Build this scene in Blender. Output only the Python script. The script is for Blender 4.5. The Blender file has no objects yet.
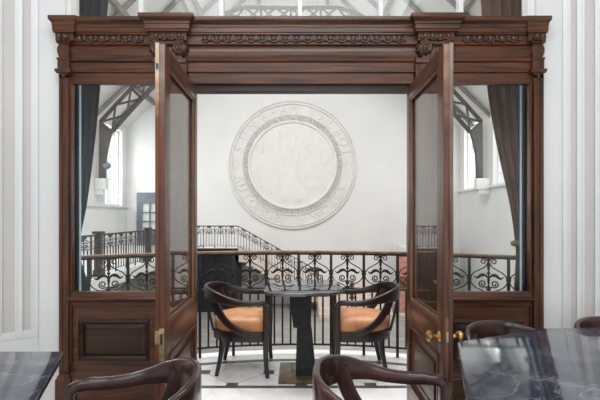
import bpy, bmesh, math, random
from mathutils import Vector, Matrix, noise
random.seed(7)
PI = math.pi
S = bpy.context.scene
COL = S.collection
EYE = 1.39

# ------------------------------------------------------------------ materials
def lin(c):
    return tuple(((v / 255) / 12.92 if v / 255 <= .04045 else ((v / 255 + .055) / 1.055) ** 2.4) for v in c) + (1,)

def new_mat(name):
    m = bpy.data.materials.new(name)
    m.use_nodes = True
    nt = m.node_tree
    b = nt.nodes['Principled BSDF']
    return m, nt, b

def N(nt, t, **kw):
    n = nt.nodes.new(t)
    for k, v in kw.items():
        if k in n.inputs.keys() if hasattr(n.inputs, 'keys') else False:
            n.inputs[k].default_value = v
        else:
            setattr(n, k, v)
    return n

def mapping(nt, scale, kind='Object', rot=(0, 0, 0)):
    tc = nt.nodes.new('ShaderNodeTexCoord')
    mp = nt.nodes.new('ShaderNodeMapping')
    mp.inputs['Scale'].default_value = scale
    mp.inputs['Rotation'].default_value = rot
    nt.links.new(tc.outputs[kind], mp.inputs['Vector'])
    return mp

def ramp(nt, fac, stops):
    r = nt.nodes.new('ShaderNodeValToRGB')
    e = r.color_ramp.elements
    while len(e) < len(stops):
        e.new(.5)
    for i, (p, c) in enumerate(stops):
        e[i].position = p
        e[i].color = c
    nt.links.new(fac, r.inputs['Fac'])
    return r

def noise_mat(name, c1, c2, scale=(4, 4, 4), rough=.5, detail=4, bump=0.0, bscale=None, metal=0.0, coat=0.0, lo=.35, hi=.65, spec=.5, distort=0.0):
    m, nt, b = new_mat(name)
    mp = mapping(nt, scale)
    n = nt.nodes.new('ShaderNodeTexNoise')
    n.inputs['Scale'].default_value = 1
    n.inputs['Detail'].default_value = detail
    n.inputs['Distortion'].default_value = distort
    nt.links.new(mp.outputs[0], n.inputs['Vector'])
    r = ramp(nt, n.outputs['Fac'], [(lo, lin(c1)), (hi, lin(c2))])
    nt.links.new(r.outputs['Color'], b.inputs['Base Color'])
    b.inputs['Roughness'].default_value = rough
    b.inputs['Metallic'].default_value = metal
    b.inputs['Specular IOR Level'].default_value = spec
    if coat:
        b.inputs['Coat Weight'].default_value = coat
        b.inputs['Coat Roughness'].default_value = .15
    if bump:
        bp = nt.nodes.new('ShaderNodeBump')
        bp.inputs['Strength'].default_value = bump
        bp.inputs['Distance'].default_value = .01
        if bscale:
            mp2 = mapping(nt, bscale)
            n2 = nt.nodes.new('ShaderNodeTexNoise')
            n2.inputs['Scale'].default_value = 1
            n2.inputs['Detail'].default_value = 3
            nt.links.new(mp2.outputs[0], n2.inputs['Vector'])
            nt.links.new(n2.outputs['Fac'], bp.inputs['Height'])
        else:
            nt.links.new(n.outputs['Fac'], bp.inputs['Height'])
        nt.links.new(bp.outputs[0], b.inputs['Normal'])
    return m

M = {}
def wood(name, sc, a, b_, rough=.33):
    m = noise_mat(name, a, b_, sc, rough, 6, .18, None, 0, .12, .3, .72, .5, 1.2)
    return m
WA, WB = (40, 22, 13), (106, 61, 37)
M['wood_v'] = wood('walnut_vertical', (26, 26, 1.6), WA, WB)
M['wood_h'] = wood('walnut_horizontal', (1.6, 26, 26), WA, WB)
M['wood_p'] = wood('walnut_panel', (2.2, 18, 18), (36, 20, 13), (68, 40, 27), .3)
M['wood_carved'] = noise_mat('carved_worn_walnut', (46, 27, 18), (100, 70, 54), (60, 60, 60), .4, 4, .25)
M['wood_dark'] = wood('walnut_dark', (2, 26, 26), (30, 17, 12), (50, 30, 21), .4)
M['edge_pale'] = noise_mat('pale_bare_wood_edge', (168, 142, 112), (205, 182, 152), (40, 40, 3), .6)
M['edge_grey'] = noise_mat('worn_grey_wood_edge', (82, 64, 54), (128, 108, 96), (50, 50, 5), .5)
M['edge_brown'] = noise_mat('brown_wood_edge', (92, 58, 38), (132, 92, 66), (40, 40, 3), .4)
M['chair'] = noise_mat('dark_stained_chair_wood', (44, 26, 25), (72, 45, 43), (6, 6, 6), .24, 4, 0, None, 0, .3, .3, .7)
M['chair_dark'] = noise_mat('ebonised_chair_wood', (30, 21, 20), (46, 32, 30), (6, 6, 6), .3, 4, 0, None, 0, .1)
M['tan'] = noise_mat('tan_leather', (178, 116, 70), (206, 148, 100), (7, 7, 7), .45, 5, .25, (40, 40, 40))
M['brownleather'] = noise_mat('dark_brown_leather', (44, 30, 30), (58, 40, 40), (7, 7, 7), .35, 5, .2, (60, 60, 60))
M['iron'] = noise_mat('black_wrought_iron', (30, 27, 27), (46, 42, 42), (30, 30, 30), .45, 3, 0, None, .3)
M['iron_far'] = noise_mat('dark_painted_iron', (46, 40, 40), (66, 58, 58), (10, 10, 10), .5, 3)
M['rail'] = noise_mat('bronze_handrail', (108, 84, 62), (142, 114, 86), (12, 12, 12), .35, 4, 0, None, .2)
M['rail_far'] = noise_mat('mahogany_handrail', (70, 44, 38), (92, 60, 52), (8, 8, 8), .4)
M['brass'] = noise_mat('worn_brass', (176, 134, 84), (214, 174, 118), (30, 30, 30), .28, 4, 0, None, .9)
M['steel'] = noise_mat('steel_plate', (160, 156, 150), (190, 186, 180), (30, 30, 30), .3, 4, 0, None, .9)
M['bronze_base'] = noise_mat('bronze_plate', (96, 84, 62), (126, 112, 86), (12, 12, 3), .3, 4, .1, None, .6)
M['plaster'] = noise_mat('hall_plaster', (224, 223, 221), (229, 228, 226), (.8, .8, .8), .8, 3)
M['relief'] = noise_mat('relief_plaster', (222, 220, 217), (227, 225, 222), (2, 2, 2), .75, 4, .0)
M['wreath'] = noise_mat('wreath_plaster', (190, 184, 174), (216, 212, 205), (9, 9, 9), .75, 4)
M['white'] = noise_mat('white_gloss_paint', (228, 231, 231), (233, 235, 235), (1, 1, 1), .4, 2)
M['cream'] = noise_mat('white_room_paint', (224, 224, 222), (229, 229, 227), (1, 1, 1), .5, 2)
M['field'] = noise_mat('pale_taupe_paint', (202, 198, 195), (207, 203, 200), (1, 1, 1), .6, 2)
M['jamb'] = noise_mat('daylight_blue_jamb', (168, 198, 220), (176, 205, 226), (2, 2, 2), .5, 2)  # blue of the daylight on the reveals is put into the colour
M['curtain_l'] = noise_mat('charcoal_curtain_cloth', (42, 43, 51), (56, 57, 66), (30, 30, 2), .85, 4)
M['curtain_r'] = noise_mat('reflection_brown_curtain_cloth', (88, 62, 48), (116, 86, 70), (30, 30, 2), .85, 4)  # brown of wood reflected in the glass is put into the cloth colour
M['blackpaint'] = noise_mat('black_paint', (22, 22, 26), (32, 32, 37), (3, 3, 3), .5)
M['greydoor'] = noise_mat('slate_grey_paint', (104, 112, 124), (112, 120, 131), (3, 3, 3), .5)
M['steel_grey'] = noise_mat('grey_painted_steel', (66, 59, 58), (84, 77, 75), (3, 3, 3), .55)
M['purlin'] = noise_mat('roof_timber_grey', (112, 108, 104), (134, 130, 126), (3, 3, 3), .6)
M['stairstone'] = noise_mat('stair_stone', (214, 198, 186), (224, 210, 199), (3, 3, 3), .7)
M['terracotta'] = noise_mat('terracotta_panel', (176, 112, 92), (208, 150, 130), (5, 5, 5), .7)
M['bronze'] = noise_mat('brown_bronze', (90, 64, 44), (140, 100, 70), (9, 9, 9), .4, 4, 0, None, .4)
M['stone_dark'] = noise_mat('rough_dark_stone', (12, 12, 15), (30, 31, 35), (18, 18, 30), .5, 6, .6, (45, 45, 45), spec=.35)

def worn_edge(name, low1, low2, hi1, hi2, z0, z1):
    m = noise_mat(name, low1, low2, (40, 40, 3), .45)
    nt = m.node_tree; b = nt.nodes['Principled BSDF']
    src = b.inputs['Base Color'].links[0].from_socket
    tc = nt.nodes.new('ShaderNodeTexCoord'); sp = nt.nodes.new('ShaderNodeSeparateXYZ'); nt.links.new(tc.outputs['Object'], sp.inputs[0])
    n = nt.nodes.new('ShaderNodeTexNoise'); n.inputs['Scale'].default_value = 9; nt.links.new(tc.outputs['Object'], n.inputs['Vector'])
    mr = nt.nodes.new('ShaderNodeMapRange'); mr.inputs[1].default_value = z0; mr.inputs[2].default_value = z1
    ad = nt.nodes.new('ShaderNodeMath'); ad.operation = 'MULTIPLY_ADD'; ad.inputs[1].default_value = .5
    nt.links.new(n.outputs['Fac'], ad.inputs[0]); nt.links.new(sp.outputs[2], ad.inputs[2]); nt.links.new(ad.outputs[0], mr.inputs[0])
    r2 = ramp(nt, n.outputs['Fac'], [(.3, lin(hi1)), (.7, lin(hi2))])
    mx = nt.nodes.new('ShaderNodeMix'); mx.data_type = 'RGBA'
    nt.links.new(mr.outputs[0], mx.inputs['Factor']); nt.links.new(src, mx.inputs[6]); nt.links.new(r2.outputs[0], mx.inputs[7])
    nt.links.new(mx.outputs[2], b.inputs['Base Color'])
    return m
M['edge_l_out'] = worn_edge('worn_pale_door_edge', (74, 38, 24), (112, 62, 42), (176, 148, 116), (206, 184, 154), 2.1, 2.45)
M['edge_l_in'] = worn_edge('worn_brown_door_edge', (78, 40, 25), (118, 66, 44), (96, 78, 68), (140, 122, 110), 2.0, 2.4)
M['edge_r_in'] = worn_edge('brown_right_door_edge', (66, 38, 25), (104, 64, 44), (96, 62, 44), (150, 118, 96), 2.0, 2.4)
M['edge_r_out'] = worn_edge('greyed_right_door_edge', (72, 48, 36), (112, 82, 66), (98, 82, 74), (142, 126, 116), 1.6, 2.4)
M['brass_plate'] = noise_mat('dull_brass_plate', (150, 128, 92), (186, 162, 122), (30, 30, 30), .38, 4, 0, None, .7)
def marble_top():
    m, nt, b = new_mat('polished_grey_marble')
    mp = mapping(nt, (2.2, 2.2, 2.2), rot=(0, 0, .5))
    n = nt.nodes.new('ShaderNodeTexNoise'); n.inputs['Scale'].default_value = 2.2; n.inputs['Detail'].default_value = 9
    n.inputs['Roughness'].default_value = .62; n.inputs['Distortion'].default_value = .8
    nt.links.new(mp.outputs[0], n.inputs['Vector'])
    base = ramp(nt, n.outputs['Fac'], [(.3, lin((28, 34, 46))), (.52, lin((58, 64, 77))), (.7, lin((118, 122, 128)))])
    n2 = nt.nodes.new('ShaderNodeTexNoise'); n2.inputs['Scale'].default_value = 1.3; n2.inputs['Detail'].default_value = 6
    n2.inputs['Distortion'].default_value = 1.6
    nt.links.new(mp.outputs[0], n2.inputs['Vector'])
    sub = nt.nodes.new('ShaderNodeMath'); sub.operation = 'SUBTRACT'; sub.inputs[1].default_value = .5
    ab = nt.nodes.new('ShaderNodeMath'); ab.operation = 'ABSOLUTE'
    nt.links.new(n2.outputs['Fac'], sub.inputs[0]); nt.links.new(sub.outputs[0], ab.inputs[0])
    v = ramp(nt, ab.outputs[0], [(0, (1, 1, 1, 1)), (.012, (0, 0, 0, 1))])
    mx = nt.nodes.new('ShaderNodeMix'); mx.data_type = 'RGBA'
    mul = nt.nodes.new('ShaderNodeMath'); mul.operation = 'MULTIPLY'; mul.inputs[1].default_value = .28
    nt.links.new(v.outputs['Color'], mul.inputs[0])
    nt.links.new(mul.outputs[0], mx.inputs['Factor'])
    nt.links.new(base.outputs['Color'], mx.inputs[6])
    mx.inputs[7].default_value = lin((176, 180, 186))
    nt.links.new(mx.outputs[2], b.inputs['Base Color'])
    b.inputs['Roughness'].default_value = .08
    b.inputs['IOR'].default_value = 2.3
    mpb = mapping(nt, (1, 1, 1))
    nb = nt.nodes.new('ShaderNodeTexNoise'); nb.inputs['Scale'].default_value = 9; nb.inputs['Detail'].default_value = 1
    nt.links.new(mpb.outputs[0], nb.inputs['Vector'])
    bp = nt.nodes.new('ShaderNodeBump'); bp.inputs['Strength'].default_value = .05; bp.inputs['Distance'].default_value = .02
    nt.links.new(nb.outputs['Fac'], bp.inputs['Height'])
    nt.links.new(bp.outputs[0], b.inputs['Normal'])
    return m
M['marble'] = marble_top()

def dark_top():
    m = noise_mat('polished_black_stone', (32, 33, 37), (54, 56, 60), (5, 5, 5), .06, 6)
    b = m.node_tree.nodes['Principled BSDF']
    b.inputs['IOR'].default_value = 2.3
    return m
M['darktop'] = dark_top()

def math_node(nt, op, a, b=None, c=None):
    n = nt.nodes.new('ShaderNodeMath'); n.operation = op
    for i, v in enumerate((a, b, c)):
        if v is None: continue
        if isinstance(v, (int, float)): n.inputs[i].default_value = v
        else: nt.links.new(v, n.inputs[i])
    return n.outputs[0]

CX, CY, RAD = .04, .15, 4.0       # centre and radius of the bowed balcony edge (rail line)
def balcony_floor():
    m, nt, b = new_mat('white_marble_with_black_insets')
    tc = nt.nodes.new('ShaderNodeTexCoord')
    sp = nt.nodes.new('ShaderNodeSeparateXYZ'); nt.links.new(tc.outputs['Object'], sp.inputs[0])
    X, Y = sp.outputs[0], sp.outputs[1]
    u = math_node(nt, 'DIVIDE', math_node(nt, 'SUBTRACT', X, -.82), .57)
    v = math_node(nt, 'DIVIDE', math_node(nt, 'SUBTRACT', Y, 3.65), .56)
    def near(x, off):
        f = math_node(nt, 'FRACT', math_node(nt, 'ADD', x, off + .5 + 20))
        return math_node(nt, 'ABSOLUTE', math_node(nt, 'SUBTRACT', f, .5))
    def dot(off):
        d = math_node(nt, 'MAXIMUM', near(u, off), near(v, off))
        return math_node(nt, 'LESS_THAN', d, .085)
    dots = math_node(nt, 'MAXIMUM', dot(0), dot(.5))
    g1 = near(math_node(nt, 'ADD', u, v), 0); g2 = near(math_node(nt, 'SUBTRACT', u, v), 0)
    grout = math_node(nt, 'LESS_THAN', math_node(nt, 'MINIMUM', g1, g2), .012)
    r = math_node(nt, 'SQRT', math_node(nt, 'ADD', math_node(nt, 'POWER', math_node(nt, 'SUBTRACT', X, CX), 2),
                                          math_node(nt, 'POWER', math_node(nt, 'SUBTRACT', Y, CY), 2)))
    inner = math_node(nt, 'LESS_THAN', r, RAD - .19)
    band = math_node(nt, 'LESS_THAN', math_node(nt, 'ABSOLUTE', math_node(nt, 'SUBTRACT', r, RAD - .19)), .032)
    line = math_node(nt, 'LESS_THAN', math_node(nt, 'ABSOLUTE', math_node(nt, 'SUBTRACT', Y, 3.335)), .026)
    past = math_node(nt, 'GREATER_THAN', Y, 3.335)
    field = math_node(nt, 'MULTIPLY', inner, past)
    black = math_node(nt, 'MAXIMUM', math_node(nt, 'MULTIPLY', dots, field), math_node(nt, 'MAXIMUM', band, line))
    gr = math_node(nt, 'MULTIPLY', grout, field)
    n = nt.nodes.new('ShaderNodeTexNoise'); n.inputs['Scale'].default_value = 5; n.inputs['Detail'].default_value = 8; n.inputs['Distortion'].default_value = 1.5
    nt.links.new(tc.outputs['Object'], n.inputs['Vector'])
    base = ramp(nt, n.outputs['Fac'], [(.3, lin((222, 221, 218))), (.7, lin((242, 241, 239)))])
    m1 = nt.nodes.new('ShaderNodeMix'); m1.data_type = 'RGBA'
    nt.links.new(gr, m1.inputs['Factor']); nt.links.new(base.outputs[0], m1.inputs[6]); m1.inputs[7].default_value = lin((186, 183, 176))
    m2 = nt.nodes.new('ShaderNodeMix'); m2.data_type = 'RGBA'
    nt.links.new(black, m2.inputs['Factor']); nt.links.new(m1.outputs[2], m2.inputs[6]); m2.inputs[7].default_value = lin((74, 72, 72))
    nt.links.new(m2.outputs[2], b.inputs['Base Color'])
    b.inputs['Roughness'].default_value = .3
    return m
M['balcony'] = balcony_floor()

def tiles(name, c1, c2, cm, w, h, rough=.4):
    m, nt, b = new_mat(name)
    mp = mapping(nt, (1, 1, 1))
    t = nt.nodes.new('ShaderNodeTexBrick')
    t.inputs['Color1'].default_value = lin(c1); t.inputs['Color2'].default_value = lin(c2); t.inputs['Mortar'].default_value = lin(cm)
    t.inputs['Scale'].default_value = 1; t.inputs['Mortar Size'].default_value = .01
    t.inputs['Brick Width'].default_value = w; t.inputs['Row Height'].default_value = h
    nt.links.new(mp.outputs[0], t.inputs['Vector'])
    nt.links.new(t.outputs['Color'], b.inputs['Base Color'])
    b.inputs['Roughness'].default_value = rough
    return m
M['hallfloor'] = tiles('grey_stone_floor', (150, 147, 143), (172, 169, 164), (132, 129, 125), .9, .3)
M['roomfloor'] = tiles('pale_stone_floor', (206, 202, 196), (216, 212, 206), (180, 176, 170), .6, .6)
M['roof'] = noise_mat('white_boarded_roof', (218, 217, 214), (225, 224, 221), (1, 1, 1), .8, 2)

def glass_mat():
    m = bpy.data.materials.new('clear_glass'); m.use_nodes = True
    nt = m.node_tree; nt.nodes.clear()
    out = nt.nodes.new('ShaderNodeOutputMaterial')
    tr = nt.nodes.new('ShaderNodeBsdfTransparent'); tr.inputs[0].default_value = (.965, .975, .97, 1)
    gl = nt.nodes.new('ShaderNodeBsdfGlossy'); gl.inputs['Roughness'].default_value = .0
    ge = nt.nodes.new('ShaderNodeNewGeometry')
    fr = nt.nodes.new('ShaderNodeFresnel')
    ior = math_node(nt, 'SUBTRACT', 1.5, math_node(nt, 'MULTIPLY', ge.outputs['Backfacing'], 1.5 - 1 / 1.5))
    nt.links.new(ior, fr.inputs['IOR'])
    mx = nt.nodes.new('ShaderNodeMixShader')
    nt.links.new(fr.outputs[0], mx.inputs[0]); nt.links.new(tr.outputs[0], mx.inputs[1]); nt.links.new(gl.outputs[0], mx.inputs[2])
    nt.links.new(mx.outputs[0], out.inputs[0])
    return m
M['glass'] = glass_mat()

# ------------------------------------------------------------------ mesh helpers
class MB:
    def __init__(self):
        self.bm = bmesh.new()
    def box(self, x0, x1, y0, y1, z0, z1, bev=0.0, mat=None):
        b = bmesh.new()
        bmesh.ops.create_cube(b, size=1)
        for v in b.verts:
            v.co = Vector(((x0 + x1) / 2 + v.co.x * (x1 - x0), (y0 + y1) / 2 + v.co.y * (y1 - y0), (z0 + z1) / 2 + v.co.z * (z1 - z0)))
        if bev:
            bmesh.ops.bevel(b, geom=b.edges[:], offset=bev, segments=2, affect='EDGES', profile=.7)
        self.merge(b, mat)
        return self
    def merge(self, b, mat=None):
        if mat is not None:
            b.transform(mat)
        me = bpy.data.meshes.new('t'); b.to_mesh(me); b.free()
        self.bm.from_mesh(me); bpy.data.meshes.remove(me)
    def prism(self, poly, z0, z1, bev=0.0):
        b = bmesh.new()
        lo = [b.verts.new((x, y, z0)) for x, y in poly]
        hi = [b.verts.new((x, y, z1)) for x, y in poly]
        n = len(poly)
        b.faces.new(lo[::-1]); b.faces.new(hi)
        for i in range(n):
            b.faces.new((lo[i], lo[(i + 1) % n], hi[(i + 1) % n], hi[i]))
        bmesh.ops.recalc_face_normals(b, faces=b.faces[:])
        if bev:
            es = [e for e in b.edges if abs(e.verts[0].co.z - e.verts[1].co.z) < 1e-6]
            bmesh.ops.bevel(b, geom=es, offset=bev, segments=2, affect='EDGES', profile=.6)
        self.merge(b)
        return self
    def rings(self, rings, cap=True, closed=False):
        b = self.bm
        R = [[b.verts.new(p) for p in r] for r in rings]
        n = len(rings[0])
        fs = []
        for i in range(len(R) - (0 if closed else 1)):
            a, c = R[i], R[(i + 1) % len(R)]
            for k in range(n):
                fs.append(b.faces.new((a[k], a[(k + 1) % n], c[(k + 1) % n], c[k])))
        if cap and not closed:
            fs.append(b.faces.new(R[0][::-1])); fs.append(b.faces.new(R[-1]))
        bmesh.ops.recalc_face_normals(b, faces=fs)
        return self
    def tube(self, pts, r, n=6, cap=True, flat=1.0, closed=False):
        pts = [Vector(p) for p in pts]
        rings = []
        ref = None
        L = len(pts)
        for i, p in enumerate(pts):
            if closed: t = (pts[(i + 1) % L] - pts[i - 1])
            else: t = (pts[min(i + 1, L - 1)] - pts[max(i - 1, 0)])
            t.normalize()
            if ref is None:
                ref = Vector((0, 1, 0)) if abs(t.y) < .9 else Vector((1, 0, 0))
            s = ref - t * ref.dot(t)
            s.normalize(); ref = s
            q = t.cross(s)
            rr = r[i] if isinstance(r, (list, tuple)) else r
            rings.append([p + s * (math.cos(2 * PI * k / n) * rr * flat) + q * (math.sin(2 * PI * k / n) * rr) for k in range(n)])
        return self.rings(rings, cap, closed)
    def lathe(self, prof, n=24, origin=(0, 0, 0), axis='Z'):
        o = Vector(origin); rings = []
        for r, h in prof:
            rr = max(r, 1e-4)
            ring = []
            for k in range(n):
                a = 2 * PI * k / n
                if axis == 'Z': ring.append(o + Vector((rr * math.cos(a), rr * math.sin(a), h)))
                elif axis == 'Y': ring.append(o + Vector((rr * math.cos(a), h, rr * math.sin(a))))
                else: ring.append(o + Vector((h, rr * math.cos(a), rr * math.sin(a))))
            rings.append(ring)
        return self.rings(rings)
    def sphere(self, c, r, u=8, v=6):
        b = bmesh.new()
        bmesh.ops.create_uvsphere(b, u_segments=u, v_segments=v, radius=1)
        rr = r if isinstance(r, (tuple, list)) else (r, r, r)
        for vt in b.verts:
            vt.co = Vector((c[0] + vt.co.x * rr[0], c[1] + vt.co.y * rr[1], c[2] + vt.co.z * rr[2]))
        self.merge(b)
        return self
    def mesh(self, name, mat, smooth=None):
        me = bpy.data.meshes.new(name)
        self.bm.to_mesh(me); self.bm.free()
        me.materials.append(mat)
        if smooth:
            for p in me.polygons: p.use_smooth = True
            me.set_sharp_from_angle(angle=math.radians(smooth))
        return me
    def build(self, name, mat, parent=None, smooth=35):
        me = self.mesh(name, mat, smooth)
        return link(name, me, parent)

def link(name, me, parent=None):
    o = bpy.data.objects.new(name, me)
    COL.objects.link(o)
    if parent is not None:
        o.parent = parent
        if parent.get('_world'):      # part was modelled in world coordinates
            o.matrix_parent_inverse = Matrix.Translation(-parent.location)
    return o

def thing(name, label, cat, loc=(0, 0, 0), rz=0, group=None, world=False):
    o = bpy.data.objects.new(name, None)
    COL.objects.link(o)
    o.empty_display_size = .1
    o.location = loc; o.rotation_euler = (0, 0, rz)
    o['label'] = label; o['category'] = cat
    if group: o['group'] = group
    if world: o['_world'] = 1
    return o

def tag(o, label, cat, group=None):
    o['label'] = label; o['category'] = cat
    if group: o['group'] = group
    return o

def struct(name, mb, mat, parent=None, smooth=35):
    o = mb.build(name, mat, parent, smooth)
    if parent is None: o['kind'] = 'structure'
    return o

def copy_tree(root, loc, rz, label, group=None):
    r = root.copy(); COL.objects.link(r)
    r.location = loc; r.rotation_euler = (0, 0, rz); r['label'] = label
    if group: r['group'] = group
    for ch in root.children:
        c = ch.copy(); COL.objects.link(c); c.parent = r
        for g in ch.children:
            d = g.copy(); COL.objects.link(d); d.parent = c
    return r

def catmull(P, k=6):
    P = [Vector(p) for p in P]
    out = []
    for i in range(len(P) - 1):
        p0 = P[max(i - 1, 0)]; p1 = P[i]; p2 = P[i + 1]; p3 = P[min(i + 2, len(P) - 1)]
        for j in range(k):
            t = j / k
            out.append(.5 * ((2 * p1) + (p2 - p0) * t + (2 * p0 - 5 * p1 + 4 * p2 - p3) * t * t + (3 * p1 - p0 - 3 * p2 + p3) * t ** 3))
    out.append(P[-1])
    return out

def rrect(c, a, b, w, h, r):
    """rounded rectangle ring: centre c, half-axes directions a (width w) and b (height h)"""
    r = min(r, w / 2 * .98, h / 2 * .98); out = []
    for sx, sy, a0 in ((1, 1, 0), (-1, 1, 90), (-1, -1, 180), (1, -1, 270)):
        for d in (0, 45, 90):
            th = math.radians(a0 + d)
            out.append(c + a * (sx * (w / 2 - r) + r * math.cos(th)) + b * (sy * (h / 2 - r) + r * math.sin(th)))
    return out

def bar_sweep(mb, pts, sizes, sides, r=.008):
    """sweep a rounded rectangle (t along side vector, h across) along pts"""
    rings = []
    n = len(pts)
    for i, p in enumerate(pts):
        t = (pts[min(i + 1, n - 1)] - pts[max(i - 1, 0)]).normalized()
        s = sides[i]; s = (s - t * s.dot(t)).normalized()
        q = s.cross(t).normalized()
        rings.append(rrect(p, s, q, sizes[i][0], sizes[i][1], r))
    mb.rings(rings)

# ------------------------------------------------------------------ camera
cam = bpy.data.cameras.new('camera')
cam.sensor_width = 36; cam.lens = 36 * 410 / 600
cam.shift_x = .005; cam.shift_y = 16 / 600
co = bpy.data.objects.new('camera', cam); COL.objects.link(co)
co.location = (0, 0, EYE); co.rotation_euler = (PI / 2, 0, 0)
S.camera = co

# ------------------------------------------------------------------ the front room (setting)
fl = MB().box(-6, 6, -4.2, 3.0, -.2, 0)
struct('floor', fl, M['roomfloor'])
AL, AR = -1.927, 1.979          # where the canted walls start
DV = Vector((1.54, 1)).normalized()
def canted(name, x0, sg):
    d = Vector((DV.x * sg, -DV.y))          # direction along the wall away from the opening, towards the camera
    nrm = Vector((-DV.y * sg, -DV.x))       # into the room
    L = 3.0
    def P(t, p): return (x0 + d.x * t + nrm.x * p, 3.05 + d.y * t + nrm.y * p)
    def tpx(x):
        k = (x - 297) / 410
        return (k * 3.05 - x0) / (d.x - k * d.y)
    def strip(mb, t0, t1, p0, p1, z0, z1):
        mb.prism([P(t0, p0), P(t1, p0), P(t1, p1), P(t0, p1)], z0, z1)
    w = MB(); strip(w, -.0, L, -.2, 0, 0, 4.2)
    struct('wall_' + name, w, M['field'])
    t = MB()
    bands = ([31, 38], [15, 22.5], [-1, 2], [-22, -14], [-42, -34]) if sg < 0 else ([563, 570.5], [577, 584.5], [595, 602], [617, 625], [640, 648])
    for a, b in bands:
        ta, tb = sorted((tpx(a), tpx(b)))
        if ta < .01: ta = .0
        w_ = tb - ta
        strip(t, ta, tb, 0, .006, .52, 4.2)
        strip(t, ta, ta + w_ * .28, .006, .016, .52, 4.2)
        strip(t, tb - w_ * .28, tb, .006, .016, .52, 4.2)
    strip(t, 0, L, 0, .012, .5, .55)
    strip(t, 0, L, 0, .006, .0, .5)
    struct('trim_1' if sg < 0 else 'trim_2', t, M['white'])
    b = MB(); strip(b, 0, L, .006, .024, 0, .16)
    struct('baseboard_' + name, b, M['white'])
    return P(L, 0)
eL = canted('front_left', AL, -1)
eR = canted('front_right', AR, 1)
sd = MB().box(eL[0] - .2, eL[0], -4, eL[1] + .1, 0, 4.2); struct('wall_left', sd, M['cream'])
sd = MB().box(eR[0], eR[0] + .2, -4, eR[1] + .1, 0, 4.2); struct('wall_right', sd, M['cream'])
cl_ = MB()
cl_.box(-6, -1.6, -4.2, 3.05, 4.2, 4.4); cl_.box(1.6, 6, -4.2, 3.05, 4.2, 4.4); cl_.box(-1.6, 1.6, -4.2, -.6, 4.2, 4.4); cl_.box(-1.6, 1.6, 1.8, 3.05, 4.2, 4.4)
struct('ceiling', cl_, M['cream'])      # with an opening added for an overhead light above the tables
# rear wall with three tall windows (behind the camera)
rw = MB()
XW = [(-3.2, -1.7), (-.75, .75), (1.7, 3.2)]
xs = [-6] + [v for p in XW for v in p] + [6]
for i in range(0, len(xs), 2): rw.box(xs[i], xs[i + 1], -4.2, -4, 0, 4.2)
for a, b in XW:
    rw.box(a, b, -4.2, -4, 0, .6); rw.box(a, b, -4.2, -4, 3.6, 4.2)
struct('wall_rear', rw, M['cream'])

# wall that holds the wooden screen
OX0, OX1 = -1.726, 1.782
w = MB()
w.box(-8.3, OX0, 3.05, 3.25, -2.8, 4.2)
w.box(OX1, 8.2, 3.05, 3.25, -2.8, 4.2)
w.box(-8.3, 8.2, 3.05, 3.25, 3.75, 13)
w.box(OX0, OX1, 3.05, 3.25, -2.8, -.25)
struct('wall_front', w, M['white'])
t = MB()
t.box(OX0 - .03, OX0 + .0, 3.06, 3.28, 0, 2.83)
t.box(OX1 - .0, OX1 + .03, 3.06, 3.28, 0, 2.83)
struct('trim_3', t, M['jamb'])

# ------------------------------------------------------------------ transom window above the screen
win = thing('window_1', 'white framed transom window above the wooden screen', 'window', (0, 3.1, 2.8), world=True)
for k in list(win.keys()):
    if k in ('label', 'category'): del win[k]
win['kind'] = 'structure'
f = MB()
f.box(OX0, OX1, 3.08, 3.16, 2.75, 2.80); f.box(OX0, OX1, 3.08, 3.16, 3.69, 3.75)
f.box(OX0, OX0 + .03, 3.08, 3.16, 2.8, 3.7); f.box(OX1 - .05, OX1, 3.08, 3.16, 2.8, 3.7)
f.build('window_frame', M['white'], win)
for xm in (-1.178, -.572, .023, .633, 1.238):
    MB().box(xm - .017, xm + .017, 3.09, 3.15, 2.8, 3.7, .004).build('mullion', M['white'], win)
xe = [OX0 + .03, -1.178, -.572, .023, .633, 1.238, OX1 - .05]
for a, b in zip(xe[:-1], xe[1:]):
    MB().box(a + .018, b - .018, 3.117, 3.123, 2.8, 3.69).build('pane', M['glass'], win)

# ------------------------------------------------------------------ wooden screen (door surround)
SX0, SX1 = -1.75, 1.806
PL = (-1.03, -.807); PR = (.867, 1.09)     # the two door posts
BL, BR = (-1.048, -.826), (.902, 1.124)     # the projecting blocks above them
scr = thing('door_surround', 'carved dark walnut entrance screen with cornice and glazed sidelights', 'door surround', (0.03, 3.05, 0), world=True)

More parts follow.
